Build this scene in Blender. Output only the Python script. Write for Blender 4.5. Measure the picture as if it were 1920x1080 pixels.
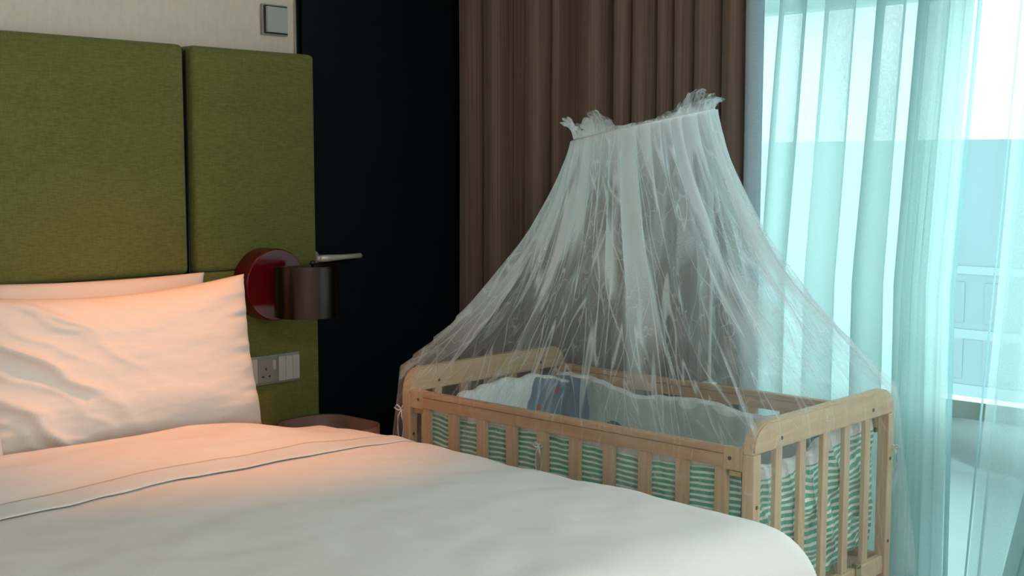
import bpy, bmesh, math, random
from mathutils import Vector, Matrix, noise
random.seed(7)
PI = math.pi
for o in list(bpy.data.objects):
    bpy.data.objects.remove(o)
S = bpy.context.scene
C = S.collection

# ------------------------------------------------------------------ camera
cd = bpy.data.cameras.new('camera')
cd.lens = 36 * 2333 / 1920
cd.sensor_width = 36
cd.clip_start = 0.05
cam = bpy.data.objects.new('camera', cd)
C.objects.link(cam)
cam.location = (0, 0, 1.42)
cam.rotation_euler = (math.radians(90 - 5.63), 0, math.radians(-46.96))
S.camera = cam

# ------------------------------------------------------------------ world, daylight, exposure
W = bpy.data.worlds.new('overcast_sky')
S.world = W
W.use_nodes = True
bg = W.node_tree.nodes['Background']
bg.inputs[0].default_value = (0.93, 1.0, 1.0, 1)
bg.inputs[1].default_value = 4.8
S.view_settings.view_transform = 'Standard'
S.view_settings.look = 'None'
S.view_settings.gamma = 1.0
S.view_settings.use_curve_mapping = False
S.view_settings.exposure = 0.12
S.cycles.transparent_max_bounces = 40
S.cycles.max_bounces = 10


def light(name, kind, loc, target, energy, color, **kw):
    l = bpy.data.lights.new(name, kind)
    l.energy = energy
    l.color = color
    for k, v in kw.items():
        setattr(l, k, v)
    o = bpy.data.objects.new(name, l)
    C.objects.link(o)
    o.location = loc
    d = Vector(target) - Vector(loc)
    o.rotation_euler = d.to_track_quat('-Z', 'Y').to_euler()
    return o


# warm ceiling downlight over the bed head, plus soft fill added behind the camera
light('downlight_over_pillow', 'SPOT', (1.72, 2.30, 2.66), (1.72, 2.64, 0.82), 105, (1.0, 0.30, 0.08),
      spot_size=math.radians(47), spot_blend=1.0, shadow_soft_size=0.05)
light('camera_side_fill', 'AREA', (-0.1, -1.3, 2.66), (-0.1, -1.3, 0), 60, (1.0, 0.95, 0.91), shape='DISK', size=0.9)
port = light('window_portal', 'AREA', (3.42, 0.75, 1.28), (0, 0.75, 1.28), 1, (1, 1, 1), shape='RECTANGLE', size=4.5, size_y=2.5)
port.data.cycles.is_portal = True

# ------------------------------------------------------------------ helpers


def srgb(r, g, b):
    def f(c):
        c /= 255
        return c / 12.92 if c <= .04045 else ((c + .055) / 1.055) ** 2.4
    return (f(r), f(g), f(b), 1)


class NT:
    def __init__(s, name):
        s.m = bpy.data.materials.new(name)
        s.m.use_nodes = True
        s.t = s.m.node_tree
        s.t.nodes.clear()
        s.out = s.n('ShaderNodeOutputMaterial')

    def n(s, ty, **kw):
        nd = s.t.nodes.new(ty)
        for k, v in kw.items():
            setattr(nd, k, v)
        return nd

    def l(s, a, b):
        s.t.links.new(a, b)

    def put(s, sock, v):
        if hasattr(v, 'is_output'):
            s.l(v, sock)
        else:
            sock.default_value = v

    def math(s, op, a, b=0.0, c=0.0, clamp=False):
        nd = s.n('ShaderNodeMath', operation=op, use_clamp=clamp)
        for i, v in enumerate((a, b, c)):
            s.put(nd.inputs[i], v)
        return nd.outputs[0]

    def mix(s, f, a, b):
        nd = s.n('ShaderNodeMix', data_type='RGBA')
        s.put(nd.inputs['Factor'], f)
        s.put(nd.inputs['A'], a)
        s.put(nd.inputs['B'], b)
        return nd.outputs['Result']

    def coord(s, kind='Object', scale=(1, 1, 1), loc=(0, 0, 0)):
        tc = s.n('ShaderNodeTexCoord')
        mp = s.n('ShaderNodeMapping')
        mp.inputs['Scale'].default_value = scale
        mp.inputs['Location'].default_value = loc
        s.l(tc.outputs[kind], mp.inputs[0])
        return mp.outputs[0]

    def noise(s, vec, scale=5, detail=2, rough=.5, dist=0.0):
        nd = s.n('ShaderNodeTexNoise')
        s.l(vec, nd.inputs['Vector'])
        nd.inputs['Scale'].default_value = scale
        nd.inputs['Detail'].default_value = detail
        nd.inputs['Roughness'].default_value = rough
        nd.inputs['Distortion'].default_value = dist
        return nd.outputs['Fac']

    def ramp(s, f, lo, hi, a=0.0, b=1.0):
        nd = s.n('ShaderNodeMapRange')
        s.put(nd.inputs[0], f)
        nd.inputs[1].default_value = lo
        nd.inputs[2].default_value = hi
        nd.inputs[3].default_value = a
        nd.inputs[4].default_value = b
        return nd.outputs[0]

    def bsdf(s, col, rough=.6, metal=0.0, spec=.5, sheen=0.0, bump=None, bstr=.2, bdist=.002):
        b = s.n('ShaderNodeBsdfPrincipled')
        s.put(b.inputs['Base Color'], col)
        s.put(b.inputs['Roughness'], rough)
        b.inputs['Metallic'].default_value = metal
        b.inputs['Specular IOR Level'].default_value = spec
        b.inputs['Sheen Weight'].default_value = sheen
        if bump is not None:
            bp = s.n('ShaderNodeBump')
            bp.inputs['Strength'].default_value = bstr
            bp.inputs['Distance'].default_value = bdist
            s.l(bump, bp.inputs['Height'])
            s.l(bp.outputs[0], b.inputs['Normal'])
        return b.outputs[0]

    def done(s, sh):
        s.l(sh, s.out.inputs[0])
        return s.m


def plain(name, col, rough=.5, metal=0.0, spec=.5, vary=.06, scale=30):
    t = NT(name)
    n = t.noise(t.coord(), scale, 3)
    c2 = tuple(c * (1 - vary * 2) for c in col[:3]) + (1,)
    return t.done(t.bsdf(t.mix(n, c2, col), rough, metal, spec))


def wood(name, axis, light_col, dark_col):
    t = NT(name)
    sc = [38, 38, 38]
    sc[axis] = 1.6
    v = t.coord('Object', sc)
    n = t.noise(v, 1.0, 4, .55, .6)
    sc2 = [9, 9, 9]
    sc2[axis] = .7
    n2 = t.noise(t.coord('Object', sc2), 1.3, 2, .5, 1.2)
    band = t.math('FRACT', t.math('MULTIPLY', n2, 6.0))
    band = t.math('MULTIPLY', t.math('ABSOLUTE', t.math('SUBTRACT', band, .5)), 2.0)
    f = t.math('ADD', t.math('MULTIPLY', n, .55), t.math('MULTIPLY', band, .45), clamp=True)
    return t.done(t.bsdf(t.mix(f, light_col, dark_col), .5, 0, .35, bump=n, bstr=.15))


def fabric(name, col, weave=500, rough=.9, wr=0.0, vary=.1, sheen=.1):
    t = NT(name)
    co = t.coord()
    a = t.noise(t.coord('Object', (weave * .12, weave * .12, weave)), 1.0, 1)
    n2 = t.noise(co, 6, 3)
    c2 = tuple(c * (1 - vary * 2.2) for c in col[:3]) + (1,)
    f = t.math('ADD', t.math('MULTIPLY', a, .65), t.math('MULTIPLY', n2, .35))
    b = a
    if wr:
        w = t.noise(t.coord('Object', (7, 7, 7)), 1.0, 4, .5, .6)
        b = t.math('ADD', t.math('MULTIPLY', a, .08), t.math('MULTIPLY', w, wr))
    return t.done(t.bsdf(t.mix(f, c2, col), rough, 0, .25, sheen, bump=b, bstr=.35, bdist=.004 if wr else .0015))


def obj(name, me, mat=None, parent=None, smooth=False):
    if isinstance(me, bmesh.types.BMesh):
        b = me
        me = bpy.data.meshes.new(name)
        b.normal_update()
        b.to_mesh(me)
        b.free()
    if mat is not None:
        for m in (mat if isinstance(mat, (list, tuple)) else [mat]):
            me.materials.append(m)
    if smooth:
        me.polygons.foreach_set('use_smooth', [True] * len(me.polygons))
    o = bpy.data.objects.new(name, me)
    C.objects.link(o)
    if parent:
        o.parent = parent
        o.matrix_parent_inverse = Matrix.Translation(-parent.location) if parent.type == 'EMPTY' else parent_inv(parent)
    return o


def parent_inv(p):
    # all meshes are written in world coordinates, so undo the translation of the empty above them
    q = p
    while q.parent:
        q = q.parent
    return Matrix.Identity(4)


def tag(o, label, cat, group=None):
    o['label'] = label
    o['category'] = cat
    if group:
        o['group'] = group
    return o


def struct(o, label=None):
    o['kind'] = 'structure'
    if label:
        o['label'] = label
    return o


def thing(name, label, cat, loc=(0, 0, 0), group=None):
    o = bpy.data.objects.new(name, None)
    C.objects.link(o)
    o.location = loc
    o.empty_display_size = .05
    return tag(o, label, cat, group)


def box(bm, x0, x1, y0, y1, z0, z1, bev=0.0, seg=2, mi=0):
    vs = [bm.verts.new(p) for p in ((x0, y0, z0), (x1, y0, z0), (x1, y1, z0), (x0, y1, z0),
                                    (x0, y0, z1), (x1, y0, z1), (x1, y1, z1), (x0, y1, z1))]
    fs = [bm.faces.new([vs[i] for i in q]) for q in
          ((0, 3, 2, 1), (4, 5, 6, 7), (0, 1, 5, 4), (1, 2, 6, 5), (2, 3, 7, 6), (3, 0, 4, 7))]
    for f in fs:
        f.material_index = mi
    if bev:
        es = list({e for f in fs for e in f.edges})
        bmesh.ops.bevel(bm, geom=es, offset=bev, segments=seg, affect='EDGES', profile=.6)
    return bm


def bx(*a, **k):
    return box(bmesh.new(), *a, **k)


def tube(bm, pts, r, seg=8, cap=True):
    rings = []
    pts = [Vector(p) for p in pts]
    up = Vector((0, 0, 1))
    for i, p in enumerate(pts):
        d = (pts[min(i + 1, len(pts) - 1)] - pts[max(i - 1, 0)]).normalized()
        a = d.cross(up)
        if a.length < 1e-3:
            a = d.cross(Vector((1, 0, 0)))
        a.normalize()
        b = d.cross(a)
        rr = r[i] if isinstance(r, (list, tuple)) else r
        rings.append([bm.verts.new(p + a * math.cos(2 * PI * k / seg) * rr + b * math.sin(2 * PI * k / seg) * rr) for k in range(seg)])
    for i in range(len(rings) - 1):
        for k in range(seg):
            bm.faces.new((rings[i][k], rings[i][(k + 1) % seg], rings[i + 1][(k + 1) % seg], rings[i + 1][k]))
    if cap:
        bm.faces.new(rings[0][::-1])
        bm.faces.new(rings[-1])
    return bm


def prism(bm, pts, ext):
    """pts: list of 3-D points of a planar outline; ext: extrusion vector"""
    ext = Vector(ext)
    a = [bm.verts.new(p) for p in pts]
    b = [bm.verts.new(Vector(p) + ext) for p in pts]
    n = len(pts)
    bm.faces.new(a)
    bm.faces.new(b[::-1])
    for i in range(n):
        bm.faces.new((a[i], b[i], b[(i + 1) % n], a[(i + 1) % n]))
    bmesh.ops.recalc_face_normals(bm, faces=bm.faces[:])
    return bm


def lathe(bm, prof, center, axis='Z', seg=40, a0=0.0, a1=2 * PI):
    """prof: list of (radius, height) about the axis through center"""
    full = abs(a1 - a0 - 2 * PI) < 1e-6
    n = seg if full else seg + 1
    c = Vector(center)
    cols = []
    for k in range(n):
        t = a0 + (a1 - a0) * k / seg
        col = []
        for r, h in prof:
            if axis == 'Z':
                p = Vector((r * math.cos(t), r * math.sin(t), h))
            else:
                p = Vector((r * math.cos(t), h, r * math.sin(t)))
            col.append(bm.verts.new(c + p))
        cols.append(col)
    for k in range(seg):
        for j in range(len(prof) - 1):
            q = (cols[k][j], cols[(k + 1) % n][j], cols[(k + 1) % n][j + 1], cols[k][j + 1])
            try:
                bm.faces.new(q)
            except ValueError:
                pass
    bmesh.ops.remove_doubles(bm, verts=bm.verts[:], dist=1e-5)
    bmesh.ops.recalc_face_normals(bm, faces=bm.faces[:])
    return bm


def grid_mesh(name, rows, closed=False, uv=None, mi=None):
    """rows: list of lists of points; returns mesh, optional uv function(i,j) and material function(i,j)"""
    nr, nc = len(rows), len(rows[0])
    vs = [tuple(p) for r in rows for p in r]
    fs = []
    for i in range(nr - 1):
        for j in range(nc - (0 if closed else 1)):
            j2 = (j + 1) % nc
            fs.append((i * nc + j, i * nc + j2, (i + 1) * nc + j2, (i + 1) * nc + j))
    me = bpy.data.meshes.new(name)
    me.from_pydata(vs, [], fs)
    if uv:
        lay = me.uv_layers.new(name='UVMap')
        k = 0
        for i in range(nr - 1):
            for j in range(nc - (0 if closed else 1)):
                for (a, b) in ((i, j), (i, j + 1), (i + 1, j + 1), (i + 1, j)):
                    lay.data[k].uv = uv(a, b)
                    k += 1
    if mi:
        k = 0
        for i in range(nr - 1):
            for j in range(nc - (0 if closed else 1)):
                me.polygons[k].material_index = mi(i, j)
                k += 1
    me.update()
    return me


def N(x, y=0.0, z=0.0):
    return noise.noise(Vector((x, y, z)))


def solid(o, t, off=-1):
    m = o.modifiers.new('thickness', 'SOLIDIFY')
    m.thickness = t
    m.offset = off
    return o


# ------------------------------------------------------------------ materials
M = {}
t = NT('cream_wallpaper')
n = t.noise(t.coord('Object', (60, 60, 25)), 1, 3)
n2 = t.noise(t.coord(), 2.2, 2)
M['cream'] = t.done(t.bsdf(t.mix(n, srgb(222, 208, 196), srgb(242, 230, 218)), .8, 0, .2, bump=n, bstr=.2))
M['ceiling'] = plain('white_ceiling_paint', (.75, .74, .72, 1), .9, vary=.02)
M['navy'] = plain('navy_paint', (.0022, .0052, .0085, 1), .6, spec=.18, vary=.1, scale=8)
M['floor'] = plain('brown_carpet', (.12, .095, .075, 1), .95, vary=.2, scale=80)
t = NT('green_upholstery')
w = t.noise(t.coord('Object', (55, 55, 420)), 1, 2, .6)
w2 = t.noise(t.coord('Object', (420, 55, 55)), 1, 1)
big = t.noise(t.coord('Object', (1.5, 1.5, 9)), 1, 2)
f = t.math('ADD', t.math('MULTIPLY', w, .6), t.math('ADD', t.math('MULTIPLY', w2, .25), t.math('MULTIPLY', big, .15)))
M['green'] = t.done(t.bsdf(t.mix(t.ramp(f, .3, .7), (.105, .115, .028, 1), (.205, .212, .058, 1)), .85, 0, .2, .15, bump=f, bstr=.35, bdist=.002))
M['recess'] = plain('dark_recess_trim', (.012, .016, .022, 1), .35, .6, vary=.1)
M['trim'] = plain('brushed_trim', (.55, .52, .46, 1), .3, .8, vary=.05)
M['plate'] = plain('silver_plate', (.34, .36, .34, 1), .35, .3, vary=.03)
M['rocker'] = plain('white_rocker', (.50, .54, .51, 1), .35, 0, vary=.03)
M['black'] = plain('black_plastic', (.008, .008, .009, 1), .3, 0, vary=.1)
M['red'] = plain('red_lacquer', (.12, .003, .006, 1), .16, 0, .6, vary=.1)
M['redface'] = plain('red_lacquer_face', (.14, .004, .008, 1), .14, .0, .8, vary=.15, scale=8)
M['bronze'] = plain('dark_bronze', (.065, .050, .044, 1), .28, 1.0, .5, vary=.1)
M['steel'] = plain('brushed_steel', (.72, .70, .62, 1), .35, .35, vary=.06)
M['brass'] = plain('brass', (.62, .42, .16, 1), .3, 1.0, vary=.08)
M['screw'] = plain('screw_hole', (.03, .024, .02, 1), .5, .3)
M['linen'] = fabric('white_linen', (.80, .76, .72, 1), 260, .85, .45, .03, .12)
M['duvet'] = fabric('white_duvet_cotton', (.78, .76, .74, 1), 320, .85, .55, .025, .12)
M['hem'] = fabric('duvet_hem_cotton', (.70, .70, .68, 1), 320, .85, .2, .03, .1)
M['mattress'] = fabric('mattress_ticking', (.7, .7, .68, 1), 200)
M['bedbase'] = fabric('bed_base_grey', (.12, .11, .10, 1), 200)
M['nightstand'] = plain('taupe_lacquer', srgb(150, 118, 106), .45, 0, .4, vary=.08, scale=6)
pl, pd = (.60, .44, .27, 1), (.42, .27, .145, 1)
M['wx'] = wood('pine_grain_across', 0, pl, (.45, .31, .175, 1))
M['wy'] = wood('pine_grain_along', 1, (.55, .355, .205, 1), (.38, .215, .11, 1))
M['wz'] = wood('pine_grain_upright', 2, pl, pd)

# brown drape: vertical slubs
t = NT('brown_drape_cloth')
s1 = t.noise(t.coord('Object', (240, 240, 1.4)), 1, 2, .6)
s2 = t.noise(t.coord('Object', (38, 38, .5)), 1, 2)
f = t.math('ADD', t.math('MULTIPLY', s1, .55), t.math('MULTIPLY', s2, .45))
M['drape'] = t.done(t.bsdf(t.mix(t.ramp(f, .3, .7), (.11, .070, .053, 1), (.275, .21, .172, 1)), .85, 0, .25, .25, bump=s1, bstr=.2))
M['lining'] = fabric('blue_grey_drape_lining', (.40, .47, .55, 1), 300)


def sheer(name, transp, col, speck):
    t = NT(name)
    a = t.noise(t.coord('Object', (260, 260, 190)), 1, 2, .6)
    b = t.noise(t.coord('Object', (4, 4, 2)), 1, 2)
    tr = t.n('ShaderNodeBsdfTransparent')
    tl = t.n('ShaderNodeBsdfTranslucent')
    df = t.n('ShaderNodeBsdfDiffuse')
    c = tuple(col) + (1,)
    tl.inputs[0].default_value = c
    df.inputs[0].default_value = c
    m1 = t.n('ShaderNodeMixShader')
    m1.inputs[0].default_value = .30
    t.l(tl.outputs[0], m1.inputs[1])
    t.l(df.outputs[0], m1.inputs[2])
    m2 = t.n('ShaderNodeMixShader')
    k = t.math('ADD', t.math('MULTIPLY', t.math('SUBTRACT', a, .5), speck), t.math('MULTIPLY', t.math('SUBTRACT', b, .5), .12))
    t.l(t.math('ADD', k, 1 - transp, clamp=True), m2.inputs[0])
    t.l(tr.outputs[0], m2.inputs[1])
    t.l(m1.outputs[0], m2.inputs[2])
    return t.done(m2.outputs[0])


M['sheer'] = sheer('aqua_voile', .06, (.35, .51, .50), .16)
M['voile'] = sheer('thin_voile', .50, (.42, .60, .59), .15)
M['voile_hem'] = sheer('voile_hem', .10, (.30, .52, .54), .2)

t = NT('window_glass')
tr = t.n('ShaderNodeBsdfTransparent')
tr.inputs[0].default_value = (.90, .97, .97, 1)
gl = t.n('ShaderNodeBsdfGlossy')
gl.inputs['Roughness'].default_value = .03
nz = t.noise(t.coord(), 3, 1)
mx = t.n('ShaderNodeMixShader')
t.l(t.math('MULTIPLY', nz, .08), mx.inputs[0])
t.l(tr.outputs[0], mx.inputs[1])
t.l(gl.outputs[0], mx.inputs[2])
M['glass'] = t.done(mx.outputs[0])
M['frosted'] = sheer('frosted_lower_glass', .40, (.28, .42, .41), .03)
M['frame'] = plain('grey_aluminium_frame', (.50, .62, .62, 1), .5, .0)
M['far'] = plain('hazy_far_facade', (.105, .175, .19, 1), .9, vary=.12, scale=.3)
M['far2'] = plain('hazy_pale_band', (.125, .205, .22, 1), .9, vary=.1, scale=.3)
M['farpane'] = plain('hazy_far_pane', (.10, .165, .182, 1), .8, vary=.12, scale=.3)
M['blob_grey'] = plain('dark_blob_grey', (.05, .07, .075, 1), .6)

# ------------------------------------------------------------------ room shell
YW, XW, ZC = 3.2, 3.3, 2.72
XL, YB = -1.3, -2.2
struct(obj('floor', bx(XL, XW + .2, YB, YW + .1, -.1, 0), M['floor']))
struct(obj('ceiling', bx(XL, XW + .2, YB, YW + .1, ZC, ZC + .1), M['ceiling']))
struct(obj('wall_headboard', bx(XL, 2.424, YW, YW + .1, 0, ZC), M['cream']), 'cream papered wall above the green headboard')
struct(obj('wall_corner', bx(2.438, XW + .2, YW + .004, YW + .1, 0, ZC), M['navy']), 'dark navy wall between headboard and brown curtain')
struct(obj('trim_1', bx(2.424, 2.430, YW - .006, YW + .1, 0, ZC), M['trim']), 'thin pale metal strip where cream wall ends')
struct(obj('trim_2', bx(2.430, 2.4385, YW + .001, YW + .1, 0, ZC), M['black']))
struct(obj('wall_left', bx(XL - .1, XL, YB, YW + .1, 0, ZC), M['cream']))
struct(obj('wall_back', bx(XL - .1, XW + .2, YB - .1, YB, 0, ZC), M['cream']))
# window wall: pier by the corner, head, low kerb, far pier
bm = bmesh.new()
box(bm, XW, XW + .16, 2.62, YW + .1, 0, ZC)
box(bm, XW, XW + .16, YB, -1.5, 0, ZC)
box(bm, XW, XW + .16, -1.5, 2.62, 2.56, ZC)
box(bm, XW, XW + .16, -1.5, 2.62, 0, .03)
struct(obj('wall_window', bm, M['cream']))
# door in the navy wall
door = struct(obj('door_1', bx(2.45, 3.12, YW - .010, YW + .003, .01, 2.1, bev=.002), M['navy']), 'navy flush door beside the green headboard')
bm = bmesh.new()
tube(bm, [(2.472, YW - .01, 1.124), (2.472, YW - .055, 1.124)], .009, 12)
tube(bm, [(2.472, YW - .05, 1.124), (2.505, YW - .052, 1.124), (2.570, YW - .052, 1.1245), (2.642, YW - .052, 1.1250)], [.0115, .0115, .0085, .0085], 14)
lathe(bm, [(0, -.012), (.024, -.012), (.024, 0), (0, 0)], (2.472, YW - .01, 1.124), 'Y', 24)
obj('door_handle', bm, M['steel'], door, True)['label'] = 'brushed steel lever handle'

# window frame and panes
win = struct(obj('window_1', bx(XW + .04, XW + .10, -1.5, -1.44, .03, 2.56, bev=.003), M['frame']), 'tall grey framed window behind the sheer curtains')
for y in (.52, 2.56):
    obj('mullion', bx(XW + .04, XW + .10, y - .03, y + .03, .03, 2.56, bev=.003), M['frame'], win)
for z0, z1 in ((.03, .09), (.722, .772), (1.878, 1.965), (2.50, 2.56)):
    obj('transom', bx(XW + .035, XW + .105, -1.44, 2.53, z0, z1, bev=.003), M['frame'], win)
for (y0, y1) in ((-1.44, .49), (.55, 2.53)):
    obj('pane', bx(XW + .066, XW + .072, y0, y1, .772, 1.878), M['glass'], win)
    obj('pane', bx(XW + .066, XW + .072, y0, y1, 1.965, 2.50), M['glass'], win)
    obj('frosted_pane', bx(XW + .066, XW + .072, y0, y1, .09, .722), M['frosted'], win)

# ------------------------------------------------------------------ outside
b = thing('office_block', 'hazy teal building far outside, seen right of the sheer curtain', 'building', (30, -2, -20))
obj('facade', bx(30, 36, -22, 30, -20, 2.05), M['far'], b)
for z0, z1 in ((-1.25, -1.05), (-2.85, -2.62), (-4.4, -4.0), (-6.2, -5.95), (-8.2, -7.9)):
    obj('pale_strip', bx(29.985, 30.0, -22, 30, z0, z1), M['far2'], b)  # slightly paler strips laid across the facade
pane_me = None
for k in range(9):
    for zz in (-2.45, -3.85, -5.8):
        if pane_me is None:
            o = obj('far_window', bx(29.985, 30.0, 7.0, 8.4, -2.45, -1.45), M['farpane'], b)
            pane_me = o.data
        else:
            o = bpy.data.objects.new('far_window', pane_me)
            C.objects.link(o)
            o.parent = b
            o.matrix_parent_inverse = Matrix.Translation(-b.location)
            o.location = (0, k * 1.9, zz + 2.45)
bm = bmesh.new()
tube(bm, [(3.48, 1.75, .48), (3.47, 1.62, .60), (3.465, 1.48, .64), (3.46, 1.40, .615), (3.46, 1.28, .60), (3.465, 1.12, .55), (3.47, .95, .46)],
     [.045, .055, .065, .06, .055, .06, .05], 14)
tag(obj('outdoor_blob', bm, M['blob_grey'], None, True), 'dark curved pipe blurred behind the frosted lower window pane', 'blob')  # bent dark tube for an unidentified dark blob behind the pane

# ------------------------------------------------------------------ brown drape
cr = [3.172, 3.045, 2.93, 2.842, 2.728, 2.655, 2.585, 2.492, 2.466, 2.394, 2.314, 2.250, 2.176, 2.085, 1.992]
am = [.055, .060, .030, .065, .055, .02, .070, .012, .058, .060, .045, .050, .055, .045]
path = []
for i in range(len(cr) - 1):
    a, bb = cr[i], cr[i + 1]
    L = a - bb
    for k in range(14):
        s = k / 14
        bul = math.sin(PI * s) ** .75
        yy = a - L * (s + .10 * math.sin(2 * PI * s) * -1)
        path.append((3.165 - 1.45 * am[i] * bul, yy))
path.append((3.160, cr[-1]))
rows = []
nz = 40
for i in range(nz + 1):
    z = .02 + (2.70 - .02) * i / nz
    h = 1 - i / nz
    rows.append([(x + .006 * h * N(y * 9, z * .8, 3) - (3.15 - x) * .0,
                  y + .010 * N(y * 3.1, z * .9, 9) * (.4 + h) + .004 * (z - 1.4) * 0, z) for x, y in path])
drape = thing('blackout_curtain', 'brown floor-length curtain hanging in folds beside the window', 'curtain', (3.13, 2.58, 0))
o = obj('drape', grid_mesh('drape', rows), M['drape'], drape, True)
solid(o, .004)
# returned edge showing the pale lining
lp = [(3.150, 1.995), (3.120, 1.988), (3.098, 1.978), (3.108, 1.966), (3.135, 1.958), (3.160, 1.955)]
rows = [[(x, y + .003 * N(z * 2, y * 30), z) for x, y in lp] for z in [.02 + 2.68 * i / 20 for i in range(21)]]
o = obj('lining_edge', grid_mesh('lining_edge', rows), M['lining'], drape, True)
solid(o, .003)


# ------------------------------------------------------------------ sheer curtains
def sheer_mesh(name, y0, y1, x, folds, amp, over, slant, seed, z0=.02, z1=2.70, n=260, nzr=30, edge=None):
    rows = []
    for i in range(nzr + 1):
        z = z0 + (z1 - z0) * i / nzr
        row = []
        for k in range(n + 1):
            s = k / n
            th = 2 * PI * folds * s + 1.6 * N(s * 5, seed) + 1.1 * N(s * 11, seed + 4)
            A = amp * (.55 + .9 * abs(N(s * 6, seed + 8) + .4))
            yy = y0 + (y1 - y0) * s + over * math.sin(2 * th + .6) * (y1 - y0) / folds
            xx = x + A * math.cos(th) * (.75 + .25 * (z1 - z) / 2)
            yy += slant(z, s) + .006 * N(z * 1.2, s * 20, seed)
            row.append((xx, yy, z))
        rows.append(row)
    return grid_mesh(name, rows)


sl = lambda z, s: .062 * (1.85 - z) * (1 if z > 1.1 else .75) if z > 1.1 else .062 * .75 + .02 * (1.1 - z) * (s - .4)
so = thing('sheer_curtain', 'pale aqua sheer curtain in loose folds behind the baby cot', 'curtain', (3.22, 1.9, 0))
o = obj('voile', sheer_mesh('voile', 1.385, 2.45, 3.225, 7.0, .028, .15, sl, 2.3), M['sheer'], so, True)
o = obj('voile_edge', sheer_mesh('voile_edge', 1.336, 1.48, 3.185, 1.0, .006, .02, sl, 6.1, n=40), M['voile'], so, True)
bm = bmesh.new()
rows = []
for i in range(31):
    z = .02 + 2.68 * i / 30
    yy = 1.328 + sl(z, 0)
    rows.append([(3.186, yy, z), (3.180, yy + .007, z), (3.186, yy + .014, z)])
obj('side_hem', grid_mesh('side_hem', rows), M['voile_hem'], so, True)
slr = lambda z, s: .060 * (1.70 - z) * (1 if z > .6 else 1.0)
so2 = thing('sheer_curtain', 'thin sheer curtain at the right edge, nearest the camera', 'curtain', (3.2, .7, 0))
obj('voile', sheer_mesh('voile', .72, 1.240, 3.200, 4, .022, .05, slr, 9.7), M['voile'], so2, True)
rows = []
for i in range(31):
    z = .02 + 2.68 * i / 30
    yy = 1.240 + slr(z, 0)
    rows.append([(3.199, yy, z), (3.196, yy + .003, z), (3.199, yy + .006, z)])
obj('side_hem', grid_mesh('side_hem', rows), M['voile_hem'], so2, True)
slb = lambda z, s: .16 * max(0, .72 - z) + .04 * (1.7 - z)
obj('lower_fold', sheer_mesh('lower_fold', .72, 1.10, 3.14, 3, .02, .08, slb, 4.4), M['sheer'], so2, True)

# ------------------------------------------------------------------ headboard
hb = thing('headboard', 'green upholstered headboard panels mounted on the cream wall', 'headboard', (1.4, 3.15, 0))


def pad(name, x0, x1, z0, z1, y=3.1, bev=.022):
    bm = bx(x0, x1, y, 3.197, z0, z1, bev=bev, seg=4)
    return obj(name, bm, M['green'], hb, True)


for (x0, x1) in ((.12, 1.967), (1.991, 2.428)):
    pad('upper_panel', x0, x1, 1.1105, 1.760)
    pad('lower_panel', x0, x1, .12, 1.1095, bev=.012)
obj('recess_strip', bx(1.962, 1.996, 3.150, 3.195, .12, 1.752), M['recess'], hb)
bm = bmesh.new()
tube(bm, [(1.984, 3.128, .12), (1.984, 3.128, 1.745)], .0035, 10)
obj('piping', bm, M['recess'], hb, True)

# wall switch
sw = thing('light_switch', 'single square silver light switch on the cream wall', 'light switch', (2.346, 3.2, 1.865))
obj('back_plate', bx(2.299, 2.394, 3.188, 3.2, 1.818, 1.911, bev=.002), M['plate'], sw)
obj('rim', bx(2.304, 2.390, 3.183, 3.188, 1.822, 1.907, bev=.0015), M['black'], sw)
bm = bmesh.new()
prism(bm, [(2.308, 3.184, 1.826), (2.308, 3.173, 1.826), (2.388, 3.180, 1.826), (2.388, 3.184, 1.826)], (0, 0, .077))
obj('rocker', bm, M['rocker'], sw)

# socket plate on the headboard
sk = thing('socket_plate', 'silver socket and switch plate on the headboard below the lamp', 'socket', (2.24, 3.1, .80))
obj('plate', bx(2.118, 2.342, 3.090, 3.1, .757, .846, bev=.002), M['plate'], sk)
obj('blank_module', bx(2.145, 2.184, 3.086, 3.091, .764, .839, bev=.001), M['rocker'], sk)
fc = obj('socket_face', bx(2.186, 2.258, 3.087, 3.091, .764, .839, bev=.001), M['plate'], sk)
for (x, z, w, h) in ((2.214, .806, .0016, .0040), (2.203, .783, .0032, .0020), (2.226, .783, .0032, .0020)):
    obj('pin_hole', bx(x - w, x + w, 3.0855, 3.0875, z - h, z + h), M['black'], fc)
obj('socket_switch', bx(2.238, 2.248, 3.082, 3.088, .803, .830, bev=.001), M['rocker'], fc)
for k in range(3):
    x = 2.2605 + k * .0265
    obj('rocker', bx(x, x + .0252, 3.084, 3.091, .764, .839, bev=.0012), M['rocker'], sk)

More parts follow.
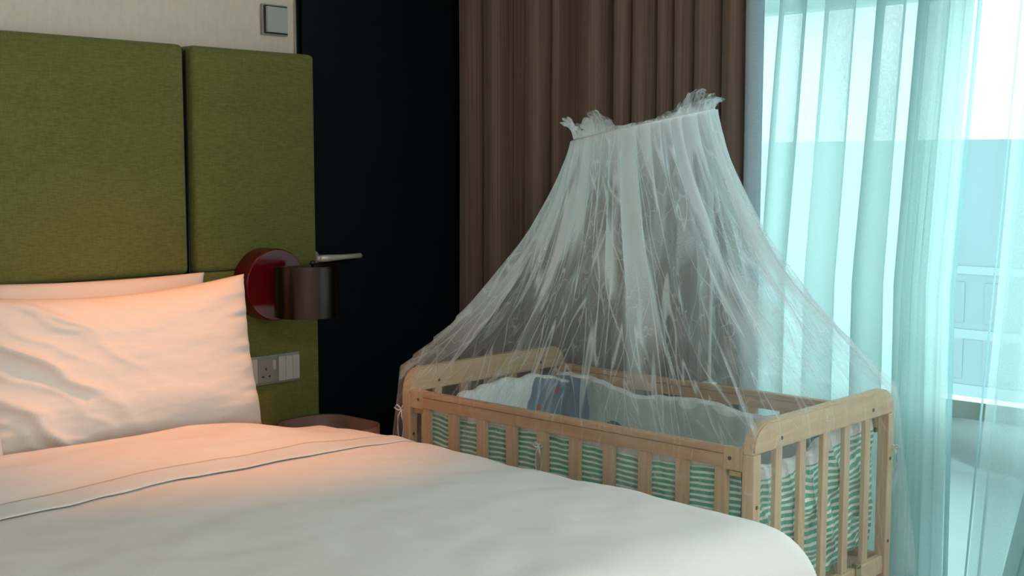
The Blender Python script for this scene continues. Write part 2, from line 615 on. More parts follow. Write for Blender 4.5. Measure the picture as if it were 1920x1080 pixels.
# ------------------------------------------------------------------ wall lamp
lp = thing('wall_lamp', 'bedside wall lamp with red round base and dark bronze drum shade', 'lamp', (2.22, 3.1, 1.066))
bm = lathe(bmesh.new(), [(.108, .0), (.108, -.065), (.1078, -.067), (.107, -.069), (.1055, -.070)], (2.218, 3.1, 1.066), 'Y', 56)
obj('base', bm, M['red'], lp, True)
bm = lathe(bmesh.new(), [(.1055, 0), (.104, -.0025), (0, -.0025)], (2.218, 3.03, 1.066), 'Y', 56)
obj('base_face', bm, M['redface'], lp)
bm = bmesh.new()
tube(bm, [(2.222, 3.03, 1.06), (2.224, 2.985, 1.06)], .013, 14)
obj('arm', bm, M['black'], lp, True)
SX, SY, SR = 2.228, 2.90, .0935
zt, zb = 1.131, .982
op = math.radians(95)          # middle of the open side, away from the camera
half = math.radians(48)
bm = lathe(bmesh.new(), [(SR - .003, zb + .0008), (SR - .003, zb), (SR, zb), (SR, zb + .0008), (SR, zt - .0008), (SR, zt), (SR - .003, zt), (SR - .003, zt - .0008), (SR - .003, zb + .0008)], (SX, SY, 0), 'Z', 60, op + half, op + 2 * PI - half)
obj('shade', bm, M['bronze'], lp, True)
bm = bmesh.new()
pts = []
for k in range(49):
    a = op + half + (2 * PI - 2 * half) * k / 48
    pts.append((SX + (SR - .003) * math.cos(a), SY + (SR - .003) * math.sin(a), zt - .008))
prism(bm, pts, (0, 0, .003))
obj('top_plate', bm, M['bronze'], lp)
bm = lathe(bmesh.new(), [(0, zt - .005), (.004, zt - .004), (.004, zt), (.0075, zt + .003), (.0085, zt + .008), (.006, zt + .013), (0, zt + .015)], (SX + .008, SY - .02, 0), 'Z', 20)
obj('finial', bm, M['black'], lp, True)
M['bulb'] = plain('opal_bulb', (.7, .68, .62, 1), .3)
bm = lathe(bmesh.new(), [(0, 1.10), (.012, 1.10), (.013, 1.08), (.024, 1.055), (.026, 1.035), (.018, 1.015), (0, 1.008)], (SX, SY + .012, 0), 'Z', 20)
obj('bulb', bm, M['bulb'], lp, True)

# ------------------------------------------------------------------ nightstand
ns = thing('nightstand', 'taupe nightstand with raised rounded rim between bed and navy wall', 'nightstand', (2.335, 2.88, 0))


def rrect(x0, x1, y0, y1, r, z, seg=8):
    pts = []
    for cx, cy, a0 in ((x1 - r, y1 - r, 0), (x0 + r, y1 - r, PI / 2), (x0 + r, y0 + r, PI), (x1 - r, y0 + r, 1.5 * PI)):
        for k in range(seg + 1):
            a = a0 + PI / 2 * k / seg
            pts.append((cx + r * math.cos(a), cy + r * math.sin(a), z))
    return pts


O0 = rrect(2.215, 2.455, 2.790, 3.090, .085, 0)
I0 = rrect(2.223, 2.447, 2.798, 3.082, .077, 0)
bm = bmesh.new()
n = len(O0)
rings = []
for pts, z in ((I0, .56), (I0, .637), (O0, .641), (O0, .50)):
    rings.append([bm.verts.new((p[0], p[1], z)) for p in pts])
for a, bb in zip(rings, rings[1:]):
    for k in range(n):
        bm.faces.new((a[k], a[(k + 1) % n], bb[(k + 1) % n], bb[k]))
obj('rim', bm, M['nightstand'], ns, True)
bm = bmesh.new()
prism(bm, [(p[0], p[1], .553) for p in I0], (0, 0, .008))
obj('tray', bm, M['nightstand'], ns)
bm = bmesh.new()
prism(bm, [(p[0], p[1], .30) for p in rrect(2.216, 2.454, 2.791, 3.089, .085, 0)], (0, 0, .2))
obj('body', bm, M['nightstand'], ns)
obj('pedestal', bx(2.28, 2.39, 2.86, 3.02, 0, .30, bev=.006), M['black'], ns)

# ------------------------------------------------------------------ bed, duvet, pillows
BX0, BX1, BY0, BY1 = .32, 2.17, 1.17, 3.09
bed = thing('bed', 'double bed with white mattress on a grey base', 'bed', (1.25, 2.15, 0))
obj('base', bx(BX0 + .04, BX1 - .04, BY0 + .04, BY1, .10, .36, bev=.01), M['bedbase'], bed)
obj('mattress', bx(BX0 + .02, BX1 - .03, BY0 + .03, BY1, .36, .64, bev=.05, seg=4), M['mattress'], bed)
for x in (BX0 + .1, BX1 - .1):
    for y in (BY0 + .12, BY1 - .1):
        obj('leg', bx(x - .03, x + .03, y - .03, y + .03, 0, .1), M['black'], bed)


def drop(s, R, down):
    """arc-length s past the start of the roll -> (out, down)"""
    q = R * PI / 2
    if s <= 0:
        return s, 0.0
    if s < q:
        a = s / R
        return R * math.sin(a), R * (1 - math.cos(a))
    return R, R + (s - q)


def duvet_z(x, y):
    z = .733 + .016 * math.sin((x - .3) / 1.9 * PI) + .008 * N(x * 2.2, y * 2.2, 1)
    z += .0045 * N(x * 3.5 + y * 2, y * 9 - x * 4, 5) + .003 * N(x * 9 - y * 5, y * 14 + x * 8, 2)
    w = min(1, max(0, (2.06 - x) / .34))
    w = w * w * (3 - 2 * w)
    z += (.026 * w - .016 * (1 - w)) * math.exp(-((y - 2.60) / .20) ** 2) - .010 * (1 - w)
    return z


def duvet_pt(a, bq, off=0.0):
    """a: arc coordinate across (0 = middle, + right), bq: arc coordinate towards the foot"""
    R1, R2 = .150, .13
    x0r = BX1 + .035 - R1
    x0l = BX0 - .03 + R1
    if a > x0r:
        o_, d1 = drop(a - x0r, R1, .3)
        x = x0r + o_
    elif a < x0l:
        o_, d1 = drop(x0l - a, R1, .3)
        x = x0l - o_
    else:
        x, d1 = a, 0.0
    yf = BY0 + .02 + R2
    if bq < yf:
        o_, d2 = drop(yf - bq, R2, .3)
        y = yf - o_
    else:
        y, d2 = bq, 0.0
    d = (d1 ** 2.2 + d2 ** 2.2) ** (1 / 2.2)
    if d1 > 0 and d2 > 0:
        m = min(d1, d2, .3)
        x -= .09 * m * (1 if a > 1.2 else -1)
        y += .09 * m
    z = duvet_z(x, y) - d
    if d > .16:
        w = min(1, (d - .16) * 5)
        if d1 > d2:
            x += w * .012 * math.sin(y * 17 + 2 * N(y * 3)) * (1 if a > 1.2 else -1)
        else:
            y += w * .012 * math.sin(x * 17)
    return (x, y, z + off)


NA, NB = 190, 150
a0, a1 = BX0 - .35, BX1 + .38
b0, b1 = BY0 - .32, 2.66
rows = []
for i in range(NB + 1):
    bq = b0 + (b1 - b0) * i / NB
    rows.append([duvet_pt(a0 + (a1 - a0) * j / NA, bq) for j in range(NA + 1)])
duvet = thing('duvet', 'white duvet spread over the bed with its top turned down', 'duvet', (1.25, 1.9, .7))
o = obj('cover', grid_mesh('cover', rows), M['duvet'], duvet, True)
solid(o, .02)
# turned-down top: rolls over the head edge and lies back over the cover
rows = []
hem_rows = []


def fold_edge(a):
    return 2.286 + .022 * N(a * 2.0, 7) + .016 * (a - 1.2)


for i in range(41):
    s = i / 40
    row = []
    for j in range(NA + 1):
        a = a0 + (a1 - a0) * j / NA
        e = fold_edge(a)
        yy = e + .018 + (2.655 - e - .018) * s
        p = Vector(duvet_pt(a, yy))
        lift = .004 + .016 * math.sin(PI * min(1, s * 1.15) * .9) ** .8 + .003 * N(a * 2, s * 7, 3)
        lift *= .35 + .65 * min(1, max(0, (2.06 - p.x) / .34))
        nrm = Vector((max(0, (p.x - 2.08) / .12) if p.x > 2.08 else 0, 0, 1)).normalized()
        p += nrm * lift
        row.append(p)
    rows.append(row)
for k, (dy, dz) in enumerate(((.006, -.012), (.016, -.040), (.012, -.085), (.0, -.13))):
    rows.append([Vector((p.x, p.y + dy, p.z + dz)) for p in rows[40]])
o = obj('turned_down_top', grid_mesh('turned_down_top', rows), M['duvet'], duvet, True)
solid(o, .008)
rows = []
for i in range(9):
    s = i / 8
    row = []
    for j in range(NA + 1):
        a = a0 + (a1 - a0) * j / NA
        yy = fold_edge(a) - .002 + (.060 + .006 * N(a * 3, 1)) * s
        p = Vector(duvet_pt(a, yy))
        nrm = Vector((max(0, (p.x - 2.08) / .12) if p.x > 2.08 else 0, 0, 1)).normalized()
        p += nrm * (.0065 + .0105 * s) * (.45 + .55 * min(1, max(0, (2.06 - p.x) / .34)))
        row.append(p)
    rows.append(row)
o = obj('hem_band', grid_mesh('hem_band', rows), M['hem'], duvet, True)
solid(o, .002)


def pillow(name, label, W_, H_, T_, base, rx, rz, seed, diag, group=None, ry=0.0, top_dip=.085):
    """a soft sack W_ x H_ x T_; base = middle of its lower edge; leans back by rx"""
    Rm = Matrix.Translation(base) @ Matrix.Rotation(rz, 4, 'Z') @ Matrix.Rotation(-rx, 4, 'X') @ Matrix.Rotation(ry, 4, 'Y')
    n = 84
    bm = bmesh.new()
    sheets = []
    for side in (-1, 1):
        g = []
        for i in range(n + 1):
            row = []
            for j in range(n + 1):
                u, v = -1 + 2 * j / n, -1 + 2 * i / n
                px = W_ / 2 * u * (1 - .045 * (1 - v * v) ** 1.2)
                pz = H_ / 2 * v * (1 - (top_dip if v > 0 else .02) * (1 - u * u) ** 1.1)
                e = max(0, (1 - u ** 4)) * max(0, (1 - v ** 4))
                th = T_ / 2 * e ** .55
                th *= (1 - .16 * v)
                wr = 0
                if diag:
                    q = (u * .75 + v * .55)
                    k = math.exp(-((u + .62) / .42) ** 2)
                    wr += k * (.010 * (1 - abs(math.sin(q * 8 + 1.2 * N(u * 2, v * 2, seed)))) ** 2.5 * 2.2 + .007 * (1 - abs(math.sin(q * 17 + 2 * N(u * 3, v * 3, seed + 1)))) ** 2)
                wr += .006 * N(u * 2.2, v * 3.5, seed) + .0016 * N(u * 4 - v * 2, v * 9, seed + 3) + .0010 * N(u * 13, v * 18, seed + 5)
                cr_ = max(0, abs(u) - .72) / .28
                wr += .005 * cr_ * math.sin(v * 26 + 3 * N(v * 4, seed))
                th += wr * min(1, e * 3)
                row.append(bm.verts.new(Rm @ Vector((px, side * max(th, 0.0008), pz + H_ / 2))))
            g.append(row)
        sheets.append(g)
    for side, g in zip((-1, 1), sheets):
        for i in range(n):
            for j in range(n):
                q = (g[i][j], g[i][j + 1], g[i + 1][j + 1], g[i + 1][j])
                bm.faces.new(q if side < 0 else q[::-1])
    bmesh.ops.remove_doubles(bm, verts=bm.verts[:], dist=.0018)
    bmesh.ops.recalc_face_normals(bm, faces=bm.faces[:])
    o = obj(name, bm, M['linen'], None, True)
    return tag(o, label, 'pillow', group)


pillow('pillow', 'large white pillow in front, propped up and lit warm by the lamp', .81, .415, .19, (1.578, 2.795, .715), math.radians(10), math.radians(-1), 3.1, True, 'bed pillows', top_dip=.15)
pillow('pillow', 'white pillow behind the large front pillow, against the headboard', .80, .415, .115, (1.552, 3.010, .716), math.radians(1.5), math.radians(0), 8.4, False, 'bed pillows', math.radians(1.5), .06)
pillow('pillow', 'white pillow at the left edge, only a corner in view', .78, .42, .17, (.846, 2.70, .722), math.radians(10), math.radians(1), 5.7, False, 'bed pillows')

# ------------------------------------------------------------------ baby cot
X0, X1, Y0, Y1, HT = 2.303, 2.968, 1.430, 2.572, .856
cot = thing('baby_cot', 'small pine baby cot with slatted sides standing beside the bed', 'cot', (2.635, 2.0, 0))
PT = .030
ZR0 = .790      # underside of end rails


def end_rail(ya, yb):
    r = .058
    pts = []
    for cx, a0_ in ((X1 - r, 0), (X0 + r, PI / 2)):
        for k in range(9):
            a = a0_ + PI / 2 * k / 8
            pts.append((cx + r * math.cos(a), ya, HT - r + r * math.sin(a)))
    pts += [(X0, ya, ZR0), (X1, ya, ZR0)]
    bm = prism(bmesh.new(), pts, (0, yb - ya, 0))
    es = [e for e in bm.edges if abs(e.verts[0].co.y - e.verts[1].co.y) < 1e-6]
    bmesh.ops.bevel(bm, geom=es, offset=.004, segments=2, affect='EDGES')
    return bm


def dot_y(x, y, z, r=.0045):
    return lathe(bmesh.new(), [(0, -.0012), (r, -.0012), (r, .001), (0, .001)], (x, y, z), 'Y', 12)


def dot_x(x, y, z, r=.0045):
    bm = lathe(bmesh.new(), [(0, -.0012), (r, -.0012), (r, .001), (0, .001)], (0, 0, 0), 'Z', 12)
    bmesh.ops.rotate(bm, verts=bm.verts[:], matrix=Matrix.Rotation(PI / 2, 3, 'Y'))
    bmesh.ops.translate(bm, verts=bm.verts[:], vec=(x, y, z))
    return bm


ends = []
for ya, yb, face in ((Y0, Y0 + PT, Y0), (Y1 - PT, Y1, Y1 - PT)):
    e = obj('end_rail', end_rail(ya, yb), M['wx'], cot)
    for x in (X0 + .115, X1 - .115):
        obj('screw', dot_y(x, face, ZR0 + .022), M['screw'], e)
    for x0 in (X0, X1 - PT):
        p = obj('post', bx(x0, x0 + PT, ya, yb, 0, ZR0 - .0006, bev=.003), M['wz'], cot)
        obj('screw', dot_y(x0 + PT / 2, face, .672), M['screw'], p)
        obj('screw', dot_y(x0 + PT / 2, face, .455), M['screw'], p)
    br = obj('bottom_rail', bx(X0 + PT, X1 - PT, ya + .005, yb - .005, .372, .418, bev=.003), M['wx'], cot)
    for k in range(5):
        xc = X0 + PT / 2 + (X1 - X0 - PT) * (k + 1) / 6
        obj('end_slat', bx(xc - .014, xc + .014, ya + .009, yb - .009, .418, ZR0, bev=.002), M['wz'], cot)
    obj('stretcher', bx(X0 + PT, X1 - PT, ya + .005, yb - .005, .10, .14, bev=.003), M['wx'], cot)
clip = bmesh.new()
box(clip, 2.790, 2.815, Y0 + .001, Y0 + .004, .375, .424, bev=.001)
box(clip, 2.790, 2.815, Y0 + .001, Y0 + .024, .418, .421)
obj('brass_clip', clip, M['brass'], cot)
RT, RB = .798, .752
for xa, xb, outer in ((X0 + .004, X0 + .026, X0 + .004), (X1 - .026, X1 - .004, X1 - .026)):
    ya, yb = Y0 + PT + .052, Y1 - PT - .052
    rail = obj('side_rail', bx(xa, xb, ya, yb, RB, RT - .0165, bev=.002), M['wy'], cot)
    obj('rail_cap', bx(xa - .0015, xb + .0015, ya, yb, RT - .0155, RT, bev=.003), M['wy'], rail)
    for y0, y1, ys in ((Y0 + PT, ya, Y0 + PT + .034), (yb, Y1 - PT, Y1 - PT - .034)):
        blk = obj('rail_end_block', bx(xa - .001, xb + .001, y0, y1, RB - .004, RT + .001, bev=.003), M['wz'], cot)
        obj('screw', dot_x(xa - .001, ys, .775), M['screw'], blk)
        c = bmesh.new()
        box(c, xa - .002, xb, min(y0, y1) + .004, min(y0, y1) + .034, RB - .016, RB - .004, bev=.001)
        obj('brass_catch', c, M['brass'], blk)
    for k in range(10):
        yc = 2.486 + (1.521 - 2.486) * k / 9
        obj('side_slat', bx(xa + .003, xb - .003, yc - .0155, yc + .0155, .416, RB, bev=.002), M['wy'] if False else M['wz'], cot)
    obj('bottom_side_rail', bx(xa, xb, Y0 + PT, Y1 - PT, .372, .418, bev=.003), M['wy'], cot)
obj('base_board', bx(X0 + .03, X1 - .03, Y0 + PT, Y1 - PT, .385, .400), M['wx'], cot)

mt = obj('cot_mattress', bx(X0 + .095, X1 - .095, Y0 + .115, Y1 - .115, .401, .485, bev=.02, seg=3), M['mattress'], None, True)
tag(mt, 'thin white mattress lying inside the baby cot', 'mattress')


# ---- padded bumper: striped outside, white printed inside
def stripes():
    t = NT('green_white_stripe_cotton')
    tc = t.n('ShaderNodeTexCoord')
    sp = t.n('ShaderNodeSeparateXYZ')
    t.l(tc.outputs['UV'], sp.inputs[0])
    wob = t.math('MULTIPLY', t.noise(tc.outputs['UV'], 25, 2), .004)
    ph = t.math('FRACT', t.math('DIVIDE', t.math('ADD', sp.outputs[1], wob), .0133))
    st = t.ramp(t.math('ABSOLUTE', t.math('SUBTRACT', ph, .5)), .26, .33)
    n = t.noise(tc.outputs['UV'], 220, 2)
    g = t.mix(n, (.05, .33, .23, 1), (.10, .46, .34, 1))
    return t.done(t.bsdf(t.mix(st, g, (.74, .79, .71, 1)), .9, 0, .2, .1, bump=n, bstr=.2))


def printed(name, base, shapes):
    t = NT(name)
    tc = t.n('ShaderNodeTexCoord')
    sp = t.n('ShaderNodeSeparateXYZ')
    t.l(tc.outputs['UV'], sp.inputs[0])
    nn = t.noise(tc.outputs['UV'], 9, 2)
    wob = t.math('MULTIPLY', t.math('SUBTRACT', nn, .5), .35)
    fine = t.noise(tc.outputs['UV'], 160, 2)
    col = t.mix(fine, tuple(c * .93 for c in base) + (1,), base + (1,))
    for (cx, cy, rx, ry, c) in shapes:
        dx = t.math('DIVIDE', t.math('SUBTRACT', sp.outputs[0], cx), rx)
        dy = t.math('DIVIDE', t.math('SUBTRACT', sp.outputs[1], cy), ry)
        r = t.math('ADD', t.math('ADD', t.math('MULTIPLY', dx, dx), t.math('MULTIPLY', dy, dy)), wob)
        mk = t.ramp(r, 1.03, .97)
        cc = t.mix(fine, tuple(q * .85 for q in c) + (1,), c + (1,))
        col = t.mix(t.math('MAXIMUM', t.math('MINIMUM', mk, 1.0), 0.0), col, cc)
    return t.done(t.bsdf(col, .9, 0, .2, .1))


BL, GY, DK, RD, WH = (.17, .27, .36), (.42, .52, .50), (.055, .075, .09), (.62, .09, .08), (.74, .82, .83)
M['stripe'] = stripes()
M['band'] = fabric('white_bumper_band', (.78, .82, .82, 1), 300, .9, .4)
M['print_head'] = printed('whale_print_cotton', WH, [(.50, .27, .13, .13, BL), (.56, .33, .05, .05, BL), (.09, .24, .12, .07, BL), (.50, .315, .012, .014, RD), (.425, .255, .010, .010, RD), (.56, .25, .014, .015, RD), (.10, .275, .014, .012, RD)])
M['print_side'] = printed('pale_shape_print_cotton', (.55, .66, .65), [(.26, .25, .15, .085, GY), (.62, .20, .26, .13, (.46, .58, .55)), (.05, .20, .09, .15, BL), (.04, .24, .012, .014, RD), (.24, .18, .04, .035, DK), (.96, .22, .10, .12, BL), (.98, .26, .012, .012, RD), (.50, .305, .035, .020, WH), (.62, .312, .045, .022, WH), (.77, .305, .05, .022, WH), (.90, .308, .03, .02, WH)])
M['print_near'] = printed('fish_print_cotton', WH, [(.08, .26, .07, .07, BL), (.16, .28, .03, .08, BL), (.42, .25, .08, .05, GY)])


def bumper(name, pa, pb, nin, z0, ztop, printm, seed, crump=.006, lean=0.0, thick=.028, ns=110, bottom=None):
    pa, pb, nin = Vector(pa), Vector(pb), Vector(nin)
    L = (pb - pa).length
    Hn = ztop(.5) - z0
    prof = []
    no, nt_, ni = 26, 5, 20
    for i in range(no + 1):
        prof.append((0.0, i / no, 0))
    for i in range(1, nt_):
        a = PI * i / nt_
        prof.append((.5 - .5 * math.cos(a), 1 + .03 * math.sin(a), 1))
    for i in range(ni + 1):
        prof.append((1.0, 1 - i / ni, 2))
    rows = []
    for (d, h, k) in prof:
        row = []
        for j in range(ns + 1):
            s = j / ns
            zt_ = ztop(s)
            zb_ = z0 + (bottom(s) if bottom else 0)
            z = zb_ + (zt_ - zb_) * h
            puff = math.sin(PI * min(1, max(0, h))) ** .5 * .008
            n = crump * N(s * L * 14, h * 4, seed) + crump * .7 * N(s * L * 34 + h * 3, h * 7, seed + 2)
            n += (.0035 * math.sin(s * L * 95 + 2 * N(s * 9, seed)) * max(0, h - .75) * 4)
            off = d * thick + (puff if d > .5 else -puff) + n + lean * h ** 2
            p = pa + (pb - pa) * s + nin * off
            row.append((p.x, p.y, z + crump * .6 * N(s * L * 11, h * 5, seed + 7)))
        rows.append(row)

    def uvf(i, j):
        d, h, k = prof[i]
        return (L * j / ns, h * Hn)

    hb_ = 1 - .022 / Hn

    def mif(i, j):
        d, h, k = prof[i]
        if k == 0:
            return 0 if h < hb_ else 1
        return 1 if k == 1 else 2
    return grid_mesh(name, rows, uv=uvf, mi=mif), [M['stripe'], M['band'], printm]


bp = thing('cot_bumper', 'padded cot bumper, green striped outside and white printed inside', 'bumper', (2.635, 2.0, .49))
zi = .475
# near long side (next to the bed)
f1 = lambda s: .758 - .014 * math.sin(PI * s) - .007 * math.sin(3 * PI * s + .5) + .006 * N(s * 13, 1)
me, ms = bumper('side_panel', (X0 + .036, Y1 - .05, 0), (X0 + .036, Y0 + .05, 0), (1, 0, 0), zi - .03, f1, M['print_side'], 1.0, .004)
obj('side_panel', me, ms, bp, True)
# far long side (next to the window)
f2 = lambda s: .768 - .022 * math.sin(PI * s) + .010 * math.sin(5 * PI * s) + .006 * N(s * 15, 4) - .012 * s
me, ms = bumper('side_panel', (X1 - .036, Y1 - .05, 0), (X1 - .036, Y0 + .05, 0), (-1, 0, 0), zi - .03, f2, M['print_side'], 5.0, .004)
obj('side_panel', me, ms, bp, True)
# head end (by the navy wall), sagging into the cot
f3 = lambda s: .735 + .048 * math.sin(PI * min(1, s * 1.0)) ** .8 + .012 * N(s * 9, 2) + .01 * s
me, ms = bumper('end_panel', (X0 + .045, Y1 - .042, 0), (X1 - .045, Y1 - .042, 0), (0, -1, 0), zi - .03, f3, M['print_head'], 9.0, .010, lean=.035)
obj('end_panel', me, ms, bp, True)
# near end: crumpled, its lower hem riding up
f4 = lambda s: .722 + .042 * s + .016 * math.sin(2 * PI * s + 2.2) + .008 * N(s * 9, 6)
bt = lambda s: -.055 + .02 * s + .012 * math.sin(9 * s)
me, ms = bumper('end_panel', (X0 + .045, Y0 + .046, 0), (X1 - .034, Y0 + .046, 0), (0, 1, 0), zi, f4, M['print_near'], 13.0, .016, thick=.03, bottom=bt)
obj('end_panel', me, ms, bp, True)
# tie ribbons knotted around posts and a slat
for (x, y, z, s) in ((X0 - .006, Y1 - .004, .742, 1.0), (X0 - .001, 2.055, .716, .8), (X1 + .003, Y0 - .004, .70, .7)):
    bm = bmesh.new()
    for k in (-1, 1):
        tube(bm, [(x, y, z), (x - .006, y + k * .012 * s, z + .012 * s), (x - .008, y + k * .020 * s, z + .002), (x - .004, y + k * .010 * s, z - .004), (x, y, z)], .0022, 6)
        tube(bm, [(x, y, z), (x - .006, y + k * .008 * s, z - .02 * s), (x - .004, y + k * .012 * s, z - .055 * s), (x - .005, y + k * .006 * s, z - .085 * s)], .0018, 6)
    obj('tie_ribbon', bm, M['band'], bp, True)

# ------------------------------------------------------------------ mosquito net
net = thing('mosquito_net', 'white gauze mosquito net on a hoop draped over the baby cot', 'mosquito net', (2.97, 2.0, .8))
RCX, RCY, RCZ, RRX, RRY = 2.722, 2.052, 1.527, .215, .172


def ring_pt(ph, k=1.0):
    dx, dy = RRX * k * math.cos(ph), RRY * k * math.sin(ph)
    return Vector((RCX + dx, RCY + dy, RCZ + .22 * (.682 * dx - .731 * dy)))


bm = bmesh.new()
tube(bm, [ring_pt(2 * PI * k / 60) for k in range(61)], .0045, 8, False)
t = plain('white_hoop_plastic', (.75, .76, .76, 1), .4)
obj('hoop', bm, t, net, True)
bm = bmesh.new()
tube(bm, [(2.972, 2.0, .55), (2.972, 2.0, 1.50), (2.968, 2.0, 1.56), (2.945, 2.005, ring_pt(-.24).z)], .0055, 10)
obj('pole', bm, t, net, True)
obj('pole_clamp', bx(2.960, 2.985, 1.982, 2.018, .74, .80, bev=.003), t, net)


def gauze(name, dens_top, dens_bot, crease):
    t = NT(name)
    tc = t.n('ShaderNodeTexCoord')
    sp = t.n('ShaderNodeSeparateXYZ')
    t.l(tc.outputs['UV'], sp.inputs[0])
    v = sp.outputs[1]

    def uvn(su, sv, sc, det, dist, off=0):
        mp = t.n('ShaderNodeMapping')
        mp.inputs['Scale'].default_value = (su, sv, 1)
        mp.inputs['Location'].default_value = (off, off * .3, off)
        t.l(tc.outputs['UV'], mp.inputs[0])
        return t.noise(mp.outputs[0], sc, det, .55, dist)
    a = t.ramp(v, 0, .85, dens_top, dens_bot)
    # bands of doubled cloth
    b1 = t.ramp(uvn(22, .9, 1, 2, .25, 3), .49, .56)
    b1 = t.math('MINIMUM', t.math('MAXIMUM', b1, 0), 1)
    # crisp creases
    def sheared(k, su, sv, det, dist, off):
        cb = t.n('ShaderNodeCombineXYZ')
        t.l(t.math('MULTIPLY', t.math('ADD', sp.outputs[0], t.math('MULTIPLY', v, k)), su), cb.inputs[0])
        t.l(t.math('MULTIPLY', v, sv), cb.inputs[1])
        cb.inputs[2].default_value = off
        return t.noise(cb.outputs[0], 1, det, .5, dist)

    def line(nz_, w):
        return t.math('MAXIMUM', t.ramp(t.math('ABSOLUTE', t.math('SUBTRACT', nz_, .5)), w, .0), 0.0)
    ln = line(sheared(.0, 50, .7, 2, .12, 11), .014)
    ln = t.math('MAXIMUM', ln, t.math('MULTIPLY', line(sheared(.05, 36, .9, 2, .2, 23), .011), .8))
    ln = t.math('MAXIMUM', ln, t.math('MULTIPLY', line(sheared(-.05, 36, .9, 2, .2, 37), .011), .8))
    ln = t.math('MAXIMUM', ln, t.math('MULTIPLY', line(sheared(.0, 34, 3.5, 3, .6, 51), .010), .4))
    low = t.ramp(v, .55, 1.05, 1.0, .25)
    low = t.math('MINIMUM', t.math('MAXIMUM', low, .25), 1)
    fadeb = t.math('MINIMUM', t.math('MAXIMUM', t.ramp(v, .75, 1.0, 1.0, .25), .25), 1)
    al = t.math('MULTIPLY', a, t.math('ADD', .5, t.math('MULTIPLY', t.math('MULTIPLY', b1, fadeb), 1.25)))
    al = t.math('ADD', al, t.math('MAXIMUM', t.ramp(v, 0, .16, .38, 0), 0.0))
    al = t.math('ADD', al, t.math('MULTIPLY', t.math('MULTIPLY', ln, crease), low))
    mesh_n = uvn(900, 260, 1, 1, 0, 5)
    al = t.math('MULTIPLY', al, t.math('ADD', .7, t.math('MULTIPLY', mesh_n, .6)))
    al = t.math('MINIMUM', t.math('MAXIMUM', al, 0.02), .92)
    tr = t.n('ShaderNodeBsdfTransparent')
    df = t.n('ShaderNodeBsdfDiffuse')
    tl = t.n('ShaderNodeBsdfTranslucent')
    df.inputs[0].default_value = (.87, .95, .98, 1)  # cool window light tinted into the white cloth colour
    tl.inputs[0].default_value = (.87, .95, .98, 1)
    m1 = t.n('ShaderNodeMixShader')
    m1.inputs[0].default_value = .5
    t.l(df.outputs[0], m1.inputs[1])
    t.l(tl.outputs[0], m1.inputs[2])
    m2 = t.n('ShaderNodeMixShader')
    t.l(al, m2.inputs[0])
    t.l(tr.outputs[0], m2.inputs[1])
    t.l(m1.outputs[0], m2.inputs[2])
    return t.done(m2.outputs[0])


M['gauze'] = gauze('white_gauze', .84, .17, .62)
M['frill'] = gauze('white_gauze_frill', .42, .38, .40)

EX = .012
rx0, rx1, ry0, ry1 = X0 - EX, X1 + EX, Y0 - EX, Y1 + EX
corn = [(rx1, ry1), (rx0, ry1), (rx0, ry0), (rx1, ry0)]
cang = [math.atan2(y - RCY, x - RCX) % (2 * PI) for x, y in corn]


def rim_pt(ph):
    ph %= 2 * PI
    for k in range(4):
        aa, ab = cang[k], cang[(k + 1) % 4]
        span = (ab - aa) % (2 * PI)
        d = (ph - aa) % (2 * PI)
        if d <= span:
            s = d / span
            p, q = corn[k], corn[(k + 1) % 4]
            x, y = p[0] + (q[0] - p[0]) * s, p[1] + (q[1] - p[1]) * s
            onend = (k % 2 == 0)
            z = HT + .004 if onend else RT + .006
            if not onend:
                e = min(s, 1 - s)
                z += max(0, 1 - e / .07) ** 2 * (HT - RT)
            else:
                e = min(s, 1 - s)
                z -= max(0, 1 - e / .09) ** 2 * .045
            # soften the corner
            e = min(s, 1 - s)
            cx, cy = (rx0 + rx1) / 2, (ry0 + ry1) / 2
            return Vector((x, y, z)), k
    return Vector((rx1, ry1, HT)), 0


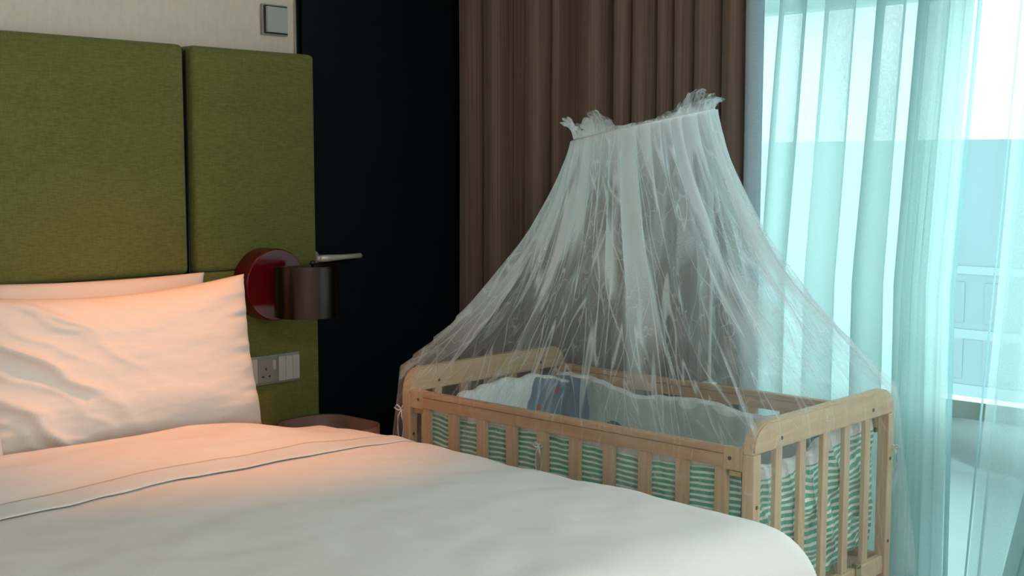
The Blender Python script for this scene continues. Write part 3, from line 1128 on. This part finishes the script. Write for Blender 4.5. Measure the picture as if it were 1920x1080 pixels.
NU, NV = 900, 110
VM = 1.55
rows = []
for i in range(NV + 1):
    v = VM * (i / NV)
    row = []
    for j in range(NU):
        ph = 2 * PI * j / NU
        th = 34 * ph + 1.7 * math.sin(3 * ph + 1) + 1.2 * math.sin(7 * ph + 2) + 1.1 * math.sin(2 * ph + 2.5 * v)
        fade = max(0.0, 1 - v) ** .8
        pt = ph + (1.7 * (.5 + .5 * math.sin(5 * ph + 2)) + .5) * fade * math.sin(th) / 34 + .05 * v * (1 - v if v < 1 else 0) * N(math.cos(ph) * 3, math.sin(ph) * 3, v * 3)
        r = ring_pt(pt, 1.03)
        q, side = rim_pt(pt)
        if v <= 1:
            ah = v ** 1.32
            az = v ** .93
            p = Vector((r.x + (q.x - r.x) * ah, r.y + (q.y - r.y) * ah, r.z + (q.z - r.z) * az))
            sag = math.sin(PI * v) * (.055 if side in (1, 3) else .02)
            p.z -= sag * .5
        else:
            w = v - 1
            p = q.copy()
            p.z -= w * (.85 if side != 1 else .5)
            outd = Vector((q.x - (rx0 + rx1) / 2, q.y - (ry0 + ry1) / 2, 0))
            if side == 1:
                p.x -= .012 * min(1, w * 4) - .004
            else:
                p += outd.normalized() * (.055 * min(1, w * 1.8))
        out = Vector((math.cos(ph), math.sin(ph), .25))
        A = .010 * (1 - .6 * min(1, v)) * min(1, v * 8 + .35)
        A2 = .012 * math.sin(PI * min(1, v))
        if v > 1:
            A = .006
            A2 = .004
        p += out * (A * math.cos(th) + A2 * N(ph * 6, v * 2.2, 4) + A2 * .5 * N(ph * 17, v * 4, 9))
        if v > 1 and side == 1:
            p.x = min(p.x, X0 - .004)
            p.x = max(p.x, X0 - .03)
        row.append(p)
    rows.append(row)
me = grid_mesh('net_drape', rows, closed=True, uv=lambda i, j: (j / NU, VM * i / NV))
obj('net_drape', me, M['gauze'], net, True)

# frill standing above the hoop
def frill_h(ph):
    lat = .682 * math.cos(ph) - .731 * math.sin(ph)      # + = right in the room view
    dep = .731 * math.cos(ph) + .682 * math.sin(ph)
    h = .012
    h += .066 * math.exp(-((lat - .70) / .33) ** 2) * (.7 + .4 * dep)
    h += .058 * math.exp(-((lat + .62) / .17) ** 2)
    h += .045 * math.exp(-((lat + 1.0) / .12) ** 2)
    return h


rows = []
for i in range(10):
    v = i / 9
    row = []
    for j in range(600):
        ph = 2 * PI * j / 600
        hh = frill_h(ph) * (.75 + .5 * N(ph * 5, 3) + .25 * N(ph * 17, 5))
        p = ring_pt(ph)
        out = Vector((math.cos(ph), math.sin(ph), 0))
        flop = .5 + .5 * N(ph * 3, 8)
        p += out * (hh * v * v * (.2 + .8 * flop) + .012 * v * math.sin(38 * ph + 3 * N(ph * 5)) + .006 * v * N(ph * 24, v * 3))
        p.z += hh * math.sin(v * (1.35 + .7 * flop)) * 1.15
        row.append(p)
    rows.append(row)
obj('frill', grid_mesh('frill', rows, closed=True, uv=lambda i, j: (j / 600, i / 9 * .3)), M['frill'], net, True)
